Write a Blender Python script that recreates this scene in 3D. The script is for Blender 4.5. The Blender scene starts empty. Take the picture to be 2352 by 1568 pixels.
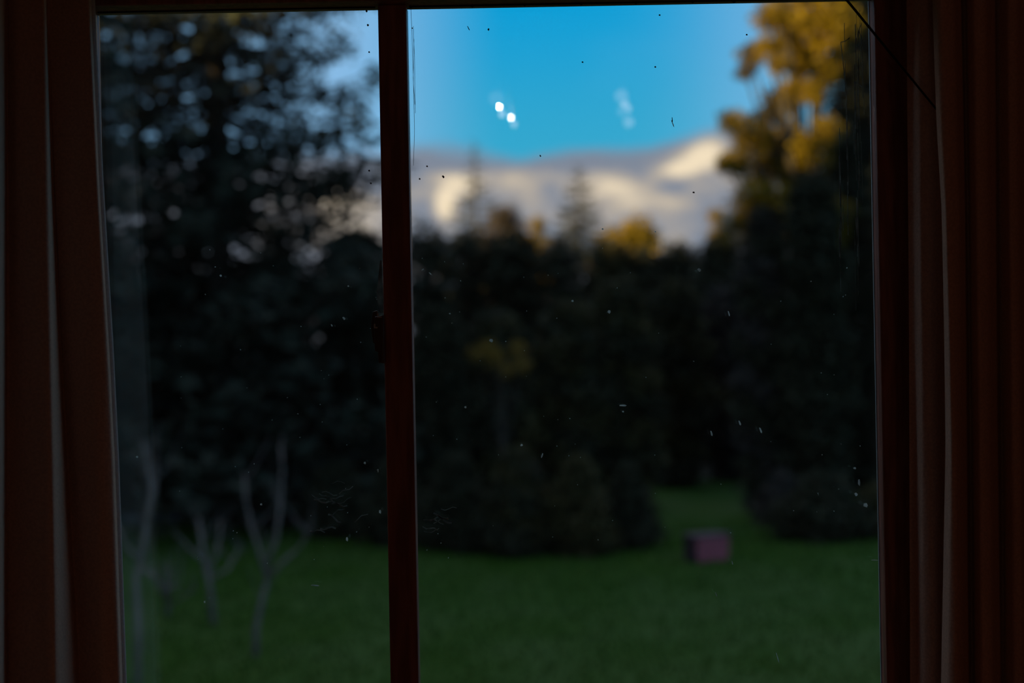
import bpy, bmesh, math, random
import numpy as np
from mathutils import Vector, Matrix

# ------------------------------------------------------------------ camera
F = 2352 * 50 / 36.0            # focal length in pixels of the 2352 x 1568 frame
EYE = 1.55                      # camera height over the floor
ROLL = math.radians(1.07)
WIN = 2.5                       # distance to the glass
cs, sn = math.cos(ROLL), math.sin(ROLL)
sc = bpy.context.scene
C = sc.collection

def at(px, py, Y):
    u, v = (px - 1176) / F, (784 - py) / F
    return Vector(((u * cs + v * sn) * Y, Y, EYE + (-u * sn + v * cs) * Y))

cam_d = bpy.data.cameras.new('camera')
cam_d.lens = 50; cam_d.sensor_width = 36; cam_d.clip_end = 500
cam_d.dof.use_dof = True; cam_d.dof.focus_distance = WIN - 0.005; cam_d.dof.aperture_fstop = 1.9
cam = bpy.data.objects.new('camera', cam_d); C.objects.link(cam)
cam.location = (0, 0, EYE)
cam.rotation_euler = (Matrix.Rotation(math.radians(90), 4, 'X') @ Matrix.Rotation(-ROLL, 4, 'Z')).to_euler()
sc.camera = cam
sc.view_settings.view_transform = 'Standard'; sc.view_settings.look = 'None'
sc.view_settings.exposure = 0.0; sc.view_settings.gamma = 1.0
sc.view_settings.use_curve_mapping = False
sc.cycles.max_bounces = 4; sc.cycles.diffuse_bounces = 2; sc.cycles.transparent_max_bounces = 12

# ------------------------------------------------------------------ node helper
class NT:
    def __init__(s, tree): s.t = tree; s.t.nodes.clear()
    def n(s, kind, **kw):
        nd = s.t.nodes.new(kind)
        for k, v in kw.items(): setattr(nd, k, v)
        return nd
    def put(s, sock, v):
        if isinstance(v, bpy.types.NodeSocket): s.t.links.new(v, sock)
        else: sock.default_value = v
    def m(s, op, a, b=0.0, c=0.0, clamp=False):
        nd = s.n('ShaderNodeMath', operation=op, use_clamp=clamp)
        s.put(nd.inputs[0], a); s.put(nd.inputs[1], b); s.put(nd.inputs[2], c)
        return nd.outputs[0]
    def mix(s, f, a, b):
        nd = s.n('ShaderNodeMix', data_type='RGBA')
        s.put(nd.inputs[0], f)
        s.put(nd.inputs[6], a if isinstance(a, bpy.types.NodeSocket) else (*a, 1))
        s.put(nd.inputs[7], b if isinstance(b, bpy.types.NodeSocket) else (*b, 1))
        return nd.outputs[2]
    def ramp(s, x, lo, hi):
        nd = s.n('ShaderNodeMapRange', interpolation_type='SMOOTHSTEP')
        s.put(nd.inputs[0], x); s.put(nd.inputs[1], lo); s.put(nd.inputs[2], hi)
        return nd.outputs[0]
    def noise(s, vec, scale, detail=3, rough=0.5):
        nd = s.n('ShaderNodeTexNoise')
        if vec is not None: s.t.links.new(vec, nd.inputs['Vector'])
        nd.inputs['Scale'].default_value = scale; nd.inputs['Detail'].default_value = detail
        nd.inputs['Roughness'].default_value = rough
        return nd.outputs['Fac']

# ------------------------------------------------------------------ sky
world = bpy.data.worlds.new('sky'); sc.world = world; world.use_nodes = True
w = NT(world.node_tree)
tc = w.n('ShaderNodeTexCoord')
sep = w.n('ShaderNodeSeparateXYZ'); w.put(sep.inputs[0], tc.outputs['Generated'])
az = w.m('ARCTAN2', sep.outputs[0], sep.outputs[1])
el = w.m('ARCSINE', sep.outputs[2])
def gauss(px, py, sx, sy):
    """soft puff in sky directions (azimuth, elevation)"""
    u, v = (px - 1176) / F, (784 - py) / F
    a0, e0 = u * cs + v * sn, -u * sn + v * cs
    da = w.m('DIVIDE', w.m('SUBTRACT', az, a0), sx / F)
    q = w.m('MULTIPLY', da, da)
    if sy:
        de = w.m('DIVIDE', w.m('SUBTRACT', el, e0), sy / F)
        q = w.m('ADD', q, w.m('MULTIPLY', de, de))
    return w.m('EXPONENT', w.m('MULTIPLY', q, -1.0))
def wsum(terms, start=0.0):
    s = start
    for k, g in terms: s = w.m('MULTIPLY_ADD', g, k, s)
    return s
mp = w.n('ShaderNodeMapping'); mp.inputs['Scale'].default_value = (1, 1, 2.2)
w.put(mp.inputs['Vector'], tc.outputs['Generated'])
nz_big = w.noise(mp.outputs[0], 5.0, 2)
nz_mid = w.noise(mp.outputs[0], 16.0, 4)
nz_fine = w.noise(mp.outputs[0], 38.0, 3)
# clear sky: pale above the cloud bank, deep blue higher up
up = w.ramp(el, 0.10, 0.26)
blue = w.mix(up, (0.045, 0.425, 0.67), (0.0, 0.36, 0.74))
blue = w.mix(w.ramp(el, 0.3, 1.4), blue, (0.02, 0.24, 0.56))
veil = w.m('MULTIPLY', w.ramp(az, (1180 - 1176) / F, (760 - 1176) / F), w.ramp(az, -1.6, -0.8))      # thin high veil over the left of the sky
haze = wsum([(0.9, veil), (0.5, gauss(1780, 0, 190, 0))],
            w.m('MULTIPLY', w.ramp(nz_big, 0.55, 0.8), 0.08))
haze = w.m('MINIMUM', haze, 1.0)
blue = w.mix(haze, blue, (0.30, 0.54, 0.86))
# cloud bank lying on the horizon
top = wsum([(20 / F, gauss(940, 0, 130, 0)), (-12 / F, gauss(1200, 0, 90, 0)), (28 / F, gauss(1650, 0, 150, 0))], 436 / F)
top = w.m('ADD', top, w.m('MULTIPLY', w.m('SUBTRACT', nz_mid, 0.5), 0.020))
edge = w.m('SUBTRACT', top, el)
mask = w.ramp(edge, -0.005, 0.009)
light = wsum([(0.85, gauss(1022, 470, 22, 34)), (0.5, gauss(1060, 420, 50, 28)), (0.42, gauss(1180, 402, 70, 26)),
              (0.38, gauss(1400, 425, 75, 34)), (0.55, gauss(1545, 395, 50, 20)), (0.85, gauss(1620, 345, 48, 30)),
              (0.5, gauss(1590, 372, 60, 26)), (0.35, gauss(1470, 470, 110, 34)), (-0.3, gauss(1540, 435, 36, 15)),
              (0.35, gauss(800, 470, 90, 60)), (0.25, gauss(840, 530, 60, 25)), (-0.35, gauss(1000, 372, 110, 16)),
              (-0.3, gauss(1330, 372, 120, 20))],
             w.m('MULTIPLY_ADD', w.m('SUBTRACT', w.m('MULTIPLY_ADD', nz_fine, 0.45, w.m('MULTIPLY', nz_mid, 0.55)), 0.5), 1.3, 0.10))
light = w.m('MULTIPLY', w.m('ADD', w.ramp(edge, 0.0, 0.025), 0.35), light)
light = w.m('MAXIMUM', w.m('MINIMUM', light, 1.0), 0.0)
cloud = w.mix(w.ramp(light, 0.0, 0.55), (0.235, 0.265, 0.345), (0.50, 0.425, 0.375))
cloud = w.mix(w.ramp(light, 0.4, 1.0), cloud, (1.0, 0.80, 0.58))
col = w.mix(mask, blue, cloud)
# unseen broken cloud added overhead, bright to whiten the light below
nz_hi = w.noise(mp.outputs[0], 2.6, 4)
hi = w.m('MULTIPLY', w.ramp(nz_hi, 0.42, 0.60), w.ramp(el, 0.26, 0.42))
col = w.mix(hi, col, w.mix(w.ramp(nz_mid, 0.3, 0.7), (0.52, 0.50, 0.50), (1.05, 0.90, 0.75)))
col = w.mix(w.ramp(el, -0.02, 0.0), (0.02, 0.03, 0.02), col)
bg = w.n('ShaderNodeBackground'); w.put(bg.inputs[0], col); bg.inputs[1].default_value = 1.12
wo = w.n('ShaderNodeOutputWorld'); w.t.links.new(bg.outputs[0], wo.inputs[0])

# ------------------------------------------------------------------ low sun from the side, mostly behind the trees
SUN_DIR = Vector((-0.90, -0.33, 0.20)).normalized()
sun_d = bpy.data.lights.new('low_sun', 'SUN'); sun_d.energy = 15.0; sun_d.angle = math.radians(0.6)
sun_d.color = (1.0, 0.70, 0.24)
sun = bpy.data.objects.new('low_sun', sun_d); C.objects.link(sun)
sun.rotation_euler = SUN_DIR.to_track_quat('Z', 'Y').to_euler()
sun.location = (-30, -10, 20)

# ------------------------------------------------------------------ materials
def mat(name, color, rough=0.8, var=0.0, scale=8.0, spec=0.3, var_col=None, bump=0.0, stretch=(1, 1, 1), trans=0.0):
    m = bpy.data.materials.new(name); m.use_nodes = True
    t = NT(m.node_tree)
    out = t.n('ShaderNodeOutputMaterial')
    p = t.n('ShaderNodeBsdfPrincipled')
    p.inputs['Roughness'].default_value = rough
    p.inputs['Specular IOR Level'].default_value = spec
    base = None
    if var or var_col or bump:
        co = t.n('ShaderNodeTexCoord')
        mpn = t.n('ShaderNodeMapping'); mpn.inputs['Scale'].default_value = stretch
        t.put(mpn.inputs['Vector'], co.outputs['Object'])
        nz = t.noise(mpn.outputs[0], scale, 4)
        if var_col: base = t.mix(t.ramp(nz, 0.35, 0.65), color, var_col)
        else: base = t.mix(t.ramp(nz, 0.3, 0.7), tuple(c * (1 - var) for c in color), tuple(c * (1 + var) for c in color))
        t.put(p.inputs['Base Color'], base)
        if bump:
            b = t.n('ShaderNodeBump'); b.inputs['Strength'].default_value = bump; b.inputs['Distance'].default_value = 0.002
            t.put(b.inputs['Height'], nz); t.t.links.new(b.outputs[0], p.inputs['Normal'])
    else:
        p.inputs['Base Color'].default_value = (*color, 1)
    sh = p.outputs[0]
    if trans:
        tr = t.n('ShaderNodeBsdfTranslucent')
        if base is not None: t.put(tr.inputs[0], base)
        else: tr.inputs[0].default_value = (*color, 1)
        mx = t.n('ShaderNodeMixShader'); mx.inputs[0].default_value = trans
        t.t.links.new(sh, mx.inputs[1]); t.t.links.new(tr.outputs[0], mx.inputs[2]); sh = mx.outputs[0]
    t.t.links.new(sh, out.inputs[0])
    return m

def glass_mat(name):
    m = bpy.data.materials.new(name); m.use_nodes = True
    t = NT(m.node_tree)
    out = t.n('ShaderNodeOutputMaterial')
    lw = t.n('ShaderNodeLayerWeight'); lw.inputs[0].default_value = 0.5
    fr = t.m('MULTIPLY_ADD', t.m('POWER', lw.outputs['Facing'], 5.0), 0.955, 0.043)
    tr = t.n('ShaderNodeBsdfTransparent'); tr.inputs[0].default_value = (0.985, 0.995, 0.99, 1)
    gl = t.n('ShaderNodeBsdfGlossy'); gl.inputs['Roughness'].default_value = 0.0
    mx = t.n('ShaderNodeMixShader'); t.put(mx.inputs[0], fr)
    t.t.links.new(tr.outputs[0], mx.inputs[1]); t.t.links.new(gl.outputs[0], mx.inputs[2])
    t.t.links.new(mx.outputs[0], out.inputs[0])
    return m

def emit_mat(name, color, strength):
    m = bpy.data.materials.new(name); m.use_nodes = True
    t = NT(m.node_tree)
    out = t.n('ShaderNodeOutputMaterial')
    e = t.n('ShaderNodeEmission'); e.inputs[0].default_value = (*color, 1); e.inputs[1].default_value = strength
    t.t.links.new(e.outputs[0], out.inputs[0])
    return m

M = {
    'frame_wood': mat('stained_frame_wood', (0.28, 0.11, 0.085), 0.55, 0.25, 14, stretch=(6, 6, 0.6), bump=0.15),
    'wall': mat('timber_wall_paint', (0.16, 0.09, 0.065), 0.9, 0.12, 5),
    'outer_wall': mat('outer_cladding', (0.20, 0.15, 0.12), 0.85, 0.15, 6, stretch=(1, 1, 8)),
    'floor': mat('warm_floorboard', (0.55, 0.27, 0.16), 0.5, 0.3, 7, stretch=(1, 6, 1)),
    'ceiling': mat('brown_ceiling', (0.20, 0.13, 0.09), 0.9, 0.1, 5),
    'curtain': mat('curtain_cloth', (0.62, 0.40, 0.31), 0.95, 0.10, 220, spec=0.1, bump=0.3),
    'hem': mat('curtain_hem_cloth', (0.78, 0.74, 0.74), 0.95, 0.06, 220, spec=0.1, trans=0.45),
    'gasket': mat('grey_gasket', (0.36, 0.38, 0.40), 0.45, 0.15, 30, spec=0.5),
    'metal_dark': mat('dark_latch_metal', (0.06, 0.035, 0.032), 0.35, 0.2, 30, spec=0.6),
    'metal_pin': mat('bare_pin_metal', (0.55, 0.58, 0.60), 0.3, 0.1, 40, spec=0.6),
    'cord': mat('black_cord', (0.006, 0.005, 0.005), 0.9, 0.2, 200),
    'dust': mat('dry_dust', (0.75, 0.82, 0.82), 0.9, 0.2, 40, trans=0.6),
    'grime': mat('dark_grime', (0.015, 0.012, 0.02), 0.9, 0.2, 40),
    'streak': mat('dry_streak', (0.30, 0.34, 0.33), 0.9, 0.3, 60, trans=0.55),
    'glass': glass_mat('window_glass'),
    'brass': mat('dull_brass', (0.35, 0.25, 0.10), 0.4, 0.1, 30, spec=0.6),
    'bark': mat('dark_bark', (0.050, 0.040, 0.034), 0.95, 0.35, 9, stretch=(1, 1, 0.25)),
    'bark_pale': mat('pale_bare_bark', (0.17, 0.13, 0.125), 0.9, 0.3, 12, stretch=(1, 1, 0.3)),
    'twig': mat('bare_twig_bark', (0.13, 0.10, 0.10), 0.9, 0.2, 12),
    'fir': mat('dark_fir_needles', (0.020, 0.024, 0.016), 0.8, 0.35, 3),
    'spruce_far': mat('brown_green_needles', (0.060, 0.060, 0.045), 0.8, 0.3, 3),
    'evergreen': mat('dark_evergreen_leaf', (0.026, 0.027, 0.013), 0.75, 0.4, 2.5),
    'evergreen_warm': mat('olive_evergreen_leaf', (0.052, 0.043, 0.014), 0.75, 0.4, 2.5),
    'evergreen_grey': mat('greyish_leaf', (0.055, 0.045, 0.040), 0.8, 0.35, 2.5),
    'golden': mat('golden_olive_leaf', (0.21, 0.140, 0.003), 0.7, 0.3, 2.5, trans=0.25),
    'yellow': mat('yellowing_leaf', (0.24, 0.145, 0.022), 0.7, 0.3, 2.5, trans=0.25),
    'brushy': mat('brown_bush_leaf', (0.055, 0.040, 0.030), 0.8, 0.3, 2.5),
    'bin': mat('mauve_plastic', (0.30, 0.075, 0.105), 0.5, 0.1, 6),
    'bin_dark': mat('dark_plum_plastic', (0.05, 0.030, 0.040), 0.5, 0.1, 6),
    'kerb': mat('pale_stone_kerb', (0.16, 0.14, 0.16), 0.9, 0.2, 4),
    'blade': mat('grass_blade', (0.026, 0.072, 0.005), 0.7, 0.35, 0.7, spec=0.1, var_col=(0.042, 0.083, 0.016)),
}
def ground_mat():
    m = bpy.data.materials.new('lawn_ground'); m.use_nodes = True
    t = NT(m.node_tree)
    out = t.n('ShaderNodeOutputMaterial'); p = t.n('ShaderNodeBsdfPrincipled')
    p.inputs['Roughness'].default_value = 0.9; p.inputs['Specular IOR Level'].default_value = 0.1
    geo = t.n('ShaderNodeNewGeometry')
    mp1 = t.n('ShaderNodeMapping'); mp1.inputs['Scale'].default_value = (1, 0.55, 1)
    t.put(mp1.inputs['Vector'], geo.outputs['Position'])
    n1 = t.noise(mp1.outputs[0], 0.9, 3); n2 = t.noise(geo.outputs['Position'], 14, 2)
    grass = t.mix(t.ramp(n1, 0.35, 0.68), (0.020, 0.060, 0.004), (0.038, 0.079, 0.017))
    grass = t.mix(t.m('MULTIPLY', t.ramp(n2, 0.45, 0.7), 0.15), grass, (0.062, 0.064, 0.012))
    s = t.n('ShaderNodeSeparateXYZ'); t.put(s.inputs[0], geo.outputs['Position'])
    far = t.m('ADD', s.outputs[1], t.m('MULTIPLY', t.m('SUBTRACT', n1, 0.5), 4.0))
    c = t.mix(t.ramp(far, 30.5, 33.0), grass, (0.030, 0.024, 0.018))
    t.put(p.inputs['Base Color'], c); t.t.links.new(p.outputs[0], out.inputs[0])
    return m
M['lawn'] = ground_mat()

# ------------------------------------------------------------------ mesh helpers
class MB:
    """collects shapes into one mesh"""
    def __init__(s): s.v = []; s.f = []
    def add(s, vs, fs):
        o = len(s.v); s.v += [tuple(p) for p in vs]; s.f += [tuple(i + o for i in f) for f in fs]
    def box(s, x0, x1, y0, y1, z0, z1):
        s.add([(x0, y0, z0), (x1, y0, z0), (x1, y1, z0), (x0, y1, z0), (x0, y0, z1), (x1, y0, z1), (x1, y1, z1), (x0, y1, z1)],
              [(0, 3, 2, 1), (4, 5, 6, 7), (0, 1, 5, 4), (1, 2, 6, 5), (2, 3, 7, 6), (3, 0, 4, 7)])
    def prism(s, pts, y0, y1):
        """outline in x,z extruded along y"""
        n = len(pts)
        s.add([(x, y0, z) for x, z in pts] + [(x, y1, z) for x, z in pts],
              [tuple(range(n)), tuple(range(2 * n - 1, n - 1, -1))] + [(i, i + n, (i + 1) % n + n, (i + 1) % n) for i in range(n)])
    def tube(s, pts, radii, n=8):
        pts = [Vector(p) for p in pts]
        if not hasattr(radii, '__len__'): radii = [radii] * len(pts)
        ring = []
        ref = None
        for i, p in enumerate(pts):
            d = (pts[min(i + 1, len(pts) - 1)] - pts[max(i - 1, 0)]).normalized()
            if ref is None: ref = d.orthogonal().normalized()
            a = (ref - d * ref.dot(d)).normalized(); b = d.cross(a); ref = a
            ring.append([p + (a * math.cos(k * math.tau / n) + b * math.sin(k * math.tau / n)) * radii[i] for k in range(n)])
        vs = [q for r in ring for q in r]
        fs = [(i * n + k, i * n + (k + 1) % n, (i + 1) * n + (k + 1) % n, (i + 1) * n + k) for i in range(len(pts) - 1) for k in range(n)]
        fs += [tuple(range(n - 1, -1, -1)), tuple((len(pts) - 1) * n + k for k in range(n))]
        s.add(vs, fs)
    def ball(s, c, r, n=10, m=6, sz=1.0):
        vs = []; fs = []
        for j in range(m + 1):
            th = math.pi * j / m
            for k in range(n):
                vs.append((c[0] + r * math.sin(th) * math.cos(math.tau * k / n), c[1] + r * math.sin(th) * math.sin(math.tau * k / n), c[2] + r * sz * math.cos(th)))
        for j in range(m):
            for k in range(n):
                fs.append((j * n + k, (j + 1) * n + k, (j + 1) * n + (k + 1) % n, j * n + (k + 1) % n))
        s.add(vs, fs)
    def mesh(s, name, m, smooth=False):
        me = bpy.data.meshes.new(name); me.from_pydata(s.v, [], s.f); me.materials.append(m)
        if smooth: me.polygons.foreach_set('use_smooth', [True] * len(me.polygons))
        me.update(); return me

def link(name, me, parent=None, loc=(0, 0, 0), rot=(0, 0, 0), scale=(1, 1, 1), label=None, cat=None, group=None, kind=None):
    o = bpy.data.objects.new(name, me); C.objects.link(o)
    o.location = loc; o.rotation_euler = rot; o.scale = scale; o.parent = parent
    for k, v in (('label', label), ('category', cat), ('group', group), ('kind', kind)):
        if v: o[k] = v
    return o
def bevel(o, wd, seg=2):
    b = o.modifiers.new('bevel', 'BEVEL'); b.width = wd; b.segments = seg; b.limit_method = 'ANGLE'

# ------------------------------------------------------------------ the room shell
FY1 = WIN + 0.026                          # outer face of the frame
L0 = at(231, 100, FY1).x                  # left edge of the left pane
ML, MR = at(882, 784, WIN - 0.02).x, at(949, 784, WIN).x   # mullion
RX = at(2010, 784, FY1).x                 # right edge of the right pane
TOP = at(940, 15, WIN).z                  # top of the glass
BOT = 0.62
GY = WIN                                  # glass plane
FX0, FX1 = L0 - 0.075, RX + 0.072         # outside of the frame
FZ0, FZ1 = BOT - 0.07, TOP + 0.08
WY0, WY1 = 2.465, 2.56                    # inner and outer face of the window wall
RX0, RX1, RY0, CEIL = -2.4, 2.3, -3.2, 2.62

b = MB(); b.box(RX0, RX1, RY0, WY0, -0.12, 0)
link('floor', b.mesh('floor', M['floor']), label='warm brown wooden floor of the dim room', kind='structure')
b = MB(); b.box(RX0, RX1, RY0, WY0, CEIL, CEIL + 0.12)
link('ceiling', b.mesh('ceiling', M['ceiling']), label='brown ceiling of the dim room', kind='structure')
b = MB(); b.box(RX0, RX1, RY0 - 0.15, RY0, -0.12, CEIL + 0.12)
link('wall_back', b.mesh('wall_back', M['wall']), label='brown wall behind the viewer', kind='structure')
b = MB(); b.box(RX0 - 0.15, RX0, RY0 - 0.15, WY1, -1.7, CEIL + 0.12)
link('wall_left', b.mesh('wall_left', M['wall']), label='brown side wall left of the window', kind='structure')
b = MB(); b.box(RX1, RX1 + 0.15, RY0 - 0.15, WY1, -1.7, CEIL + 0.12)
link('wall_right', b.mesh('wall_right', M['wall']), label='brown side wall right of the window', kind='structure')
b = MB()
b.box(RX0, FX0, WY0, WY1, -1.7, CEIL + 0.12); b.box(FX1, RX1, WY0, WY1, -1.7, CEIL + 0.12)
b.box(FX0, FX1, WY0, WY1, -1.7, FZ0); b.box(FX0, FX1, WY0, WY1, FZ1, CEIL + 0.12)
link('wall_front', b.mesh('wall_front', M['wall']), label='dark brown wall around the window', kind='structure')

# the window: frame members, mullion, two double panes, gaskets, latch
win = link('window_1', None, loc=(0, GY, FZ0), label='two-light window in a dark red-brown wooden frame', kind='structure')
def wpart(name, build, m, parent=None, bev=0, smooth=False, **kw):
    bb = MB(); build(bb)
    base = Vector((0, GY, FZ0))
    bb.v = [tuple(Vector(p) - base) for p in bb.v]
    o = link(name, bb.mesh(name, m, smooth), parent or win, **kw)
    if bev: bevel(o, bev)
    return o
fy0, fy1 = 2.452, FY1
wpart('frame_head', lambda q: q.box(FX0, FX1, fy0, fy1, TOP, FZ1), M['frame_wood'], bev=0.003)
wpart('frame_sill', lambda q: q.box(FX0, FX1, fy0 - 0.05, fy1, FZ0, BOT), M['frame_wood'], bev=0.006)
wpart('frame_jamb', lambda q: q.box(FX0, L0, fy0, fy1, BOT, TOP), M['frame_wood'], bev=0.003)
wpart('frame_jamb', lambda q: q.box(RX, FX1, GY - 0.012, fy1, BOT, TOP), M['frame_wood'], bev=0.003)
wpart('mullion', lambda q: q.box(ML, MR, GY - 0.020, fy1, BOT, TOP), M['frame_wood'], bev=0.003)
panes = []
for x0, x1 in ((L0, ML), (MR, RX)):
    for k in (0, 1):
        yy = GY + 0.018 * k
        panes.append(wpart('glass_pane', lambda q: q.box(x0 + 0.0005, x1 - 0.0005, yy, yy + 0.004, BOT + 0.0005, TOP - 0.0005), M['glass'],
              label='clear inner glass pane' if k == 0 else 'clear outer glass pane'))
    if x1 == RX: wpart('gasket', lambda q: q.box(x1 - 0.0016, x1, GY + 0.022, FY1, BOT, TOP), M['gasket'])  # right strip: its grey paints sky light on the outer jamb edge
    wpart('gasket', lambda q: q.box(x0 + 0.004, x1 - 0.006, GY - 0.005, GY - 0.001, TOP - 0.0022, TOP), M['grime'])
for px in (944, 1085, 1205, 1335, 1460, 1590, 1685):       # little pegs of the top gasket
    p = at(px, 14 - (px - 940) * 0.0185, WIN)
    wpart('gasket_peg', lambda q: q.ball((p.x, GY - 0.005, TOP - 0.002), 0.0026 if px != 1685 else 0.0038, 8, 5), M['grime'])
# latch on the left flank of the mullion
def P(px, py): return (at(px, py, WIN).x, at(px, py, WIN).z)
la = wpart('latch', lambda q: q.prism([P(876, 726), P(865, 728), P(863, 752), P(865, 806), P(872, 809), P(873, 832), P(884, 834), P(882, 724)], GY - 0.030, GY - 0.006), M['metal_dark'], bev=0.001, label='dark stepped latch on the mullion')
wpart('keeper', lambda q: q.prism([P(857, 716), P(868, 713), P(868, 792), P(858, 788), P(853, 752)], GY - 0.010, GY - 0.004), M['metal_dark'], la, bev=0.001)
wpart('pin', lambda q: q.prism([P(871, 720), P(873, 720), P(873, 728), P(881, 728), P(881, 730), P(871, 730)], GY - 0.033, GY - 0.029), M['metal_pin'], la)  # pale slivers paint the glints on the latch corners
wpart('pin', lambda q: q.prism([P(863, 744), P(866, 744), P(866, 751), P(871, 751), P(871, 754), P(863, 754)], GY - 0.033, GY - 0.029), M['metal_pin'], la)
# a smear of old sealant above the latch
wpart('sealant_smear', lambda q: q.prism([P(873, 598), P(877, 598), P(881, 718), P(872, 718), P(867, 690), P(866, 664), P(870, 630)], GY - 0.0025, GY - 0.0004), M['streak'])

# dust, scratches and smudges stuck to the panes
rng = random.Random(4)
def chip(q, px, py, ln, wd, ang):
    x, z = P(px, py); k = 0.5 * WIN / F
    ux, uz = math.cos(ang) * ln * k, -math.sin(ang) * ln * k
    vx, vz = math.sin(ang) * wd * k, math.cos(ang) * wd * k
    y0, y1 = GY - 0.0012, GY - 0.0002
    pts = [(x - ux - vx * .4, z - uz - vz * .4), (x + ux * .6 - vx, z + uz * .6 - vz), (x + ux, z + uz), (x + ux * .5 + vx, z + uz * .5 + vz), (x - ux * .8 + vx * .8, z - uz * .8 + vz * .8)]
    q.prism(pts, y0, y1)
def specks(q):
    named = [(1606, 620, 9, 7, .6), (1399, 716, 7, 8, .3), (1128, 782, 9, 8, .2), (1431, 931, 17, 4, 0), (1431, 945, 4, 4, 0), (1634, 995, 13, 4, 1.3),
             (1699, 971, 12, 4, 1.2), (1747, 988, 14, 4, 1.2), (1674, 720, 13, 3, 1.3), (1315, 691, 5, 5, 0), (1384, 526, 4, 4, 0), (1069, 935, 5, 5, 0), (1198, 1022, 6, 5, -.6),
             (1245, 1046, 12, 3, 1.9), (1505, 532, 3, 3, 0), (1033, 720, 4, 3, 0), (507, 633, 5, 5, .4), (800, 657, 4, 4, 0), (790, 731, 8, 5, .8), (762, 747, 6, 3, 1), (315, 1049, 5, 5, 0),
             (1973, 1108, 5, 16, 0), (1966, 1135, 8, 7, .8), (1988, 1160, 10, 10, 0), (1963, 1075, 6, 5, 0), (1682, 1292, 9, 2, 1.4), (1645, 1365, 11, 2, 1.2), (1786, 1510, 26, 2, 1.3),
             (2009, 1286, 16, 2, 0), (988, 628, 8, 3, .7), (971, 619, 7, 3, -.6), (600, 1158, 5, 5, 0), (470, 1382, 4, 5, 0), (838, 1063, 5, 6, 0), (868, 1079, 4, 4, 0), (873, 1175, 5, 9, 0),
             (724, 1344, 20, 3, .1), (797, 1238, 5, 10, 0), (1545, 284, 18, 2, 1.2)]
    for a in named: chip(q, *a)
    for _ in range(70): chip(q, rng.uniform(960, 1990), rng.uniform(560, 1300), rng.uniform(1.5, 3), rng.uniform(1.5, 2.5), rng.uniform(0, 3))
    for _ in range(50): chip(q, rng.uniform(400, 870), rng.uniform(560, 1300), rng.uniform(1.5, 3), rng.uniform(1.5, 2.5), rng.uniform(0, 3))
wpart('dust_specks', specks, M['dust'], kind='stuff', label='pale dust specks stuck to the glass')
def flies(q):
    for a in [(1018, 406, 7, 5, .8), (947, 65, 3, 3, 0), (842, 26, 5, 5, .6), (845, 58, 5, 5, .6), (848, 120, 4, 4, 0), (1122, 68, 4, 6, .3), (1076, 65, 12, 2, 1.1), (1338, 143, 4, 4, 0), (1505, 154, 4, 4, 0),
              (1593, 442, 5, 4, 0), (1715, 80, 4, 4, 0), (848, 392, 4, 4, 0), (852, 421, 4, 4, 0), (1241, 358, 5, 3, 1), (1544, 275, 12, 2, 1.5), (981, 382, 4, 4, 0), (964, 411, 4, 4, 0), (1515, 35, 4, 4, 0)]:
        chip(q, *a)
wpart('grime_specks', flies, M['grime'], kind='stuff', label='dark grime specks on the glass')
def streaks(q):
    def line(pts, wd):
        for (x0, y0), (x1, y1) in zip(pts, pts[1:]):
            ax, az_ = P(x0, y0); bx, bz = P(x1, y1); h = wd * 0.5 * WIN / F
            d = Vector((bx - ax, bz - az_)); n = Vector((-d.y, d.x)).normalized() * h
            q.prism([(ax - n.x, az_ - n.y), (ax + n.x, az_ + n.y), (bx + n.x, bz + n.y), (bx - n.x, bz - n.y)], GY - 0.0009, GY - 0.0002)
    r2 = random.Random(9)
    for k in range(44):                                # long scrape lines beside the right jamb
        x = r2.choice([1932, 1944, 1962, 1966, 1972, 1978]) + r2.uniform(-5, 5); y0 = r2.uniform(20, 560); ln = r2.uniform(30, 190)
        line([(x, y0), (x + ln * .019 + r2.uniform(-1, 1), y0 + ln)], r2.uniform(0.5, 1.3))
    for pts in ([(1931, 97), (1937, 150), (1944, 220), (1946, 300), (1948, 420)], [(1931, 97), (1941, 95), (1951, 87), (1948, 92)], [(1966, 95), (1972, 70), (1982, 95)], [(1972, 70), (1970, 110)], [(1972, 70), (1978, 55)],
                [(1960, 189), (1970, 192), (1980, 200)], [(1965, 500), (1969, 560)], [(1927, 525), (1929, 590)],
                [(944, 20), (947, 100), (950, 200), (952, 300), (950, 380)], [(949, 60), (952, 130), (954, 260)], [(951, 90), (949, 180), (953, 240)]):
        line(pts, 1.5 if pts[0][0] > 1000 else 0.8)
    for k in range(26):                                # hazy wiped smudges low beside the mullion
        cx, cy = r2.choice([(745, 1115), (750, 1140), (780, 1170), (785, 1185), (755, 1215), (1000, 1185), (985, 1205), (1002, 1245)])
        x, y = cx + r2.gauss(0, 20), cy + r2.gauss(0, 12); a = r2.uniform(-.6, .6)
        pts = [(x + t * 9 * math.cos(a), y + t * 9 * math.sin(a) + 3 * math.sin(t * 1.6 + k)) for t in range(-2, 3)]
        if max(p[0] for p in pts) < 872 or min(p[0] for p in pts) > 966: line(pts, r2.uniform(1.5, 4))
wpart('streaks', streaks, M['streak'], kind='stuff', label='scratches and wiped smudges on the glass')

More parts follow.
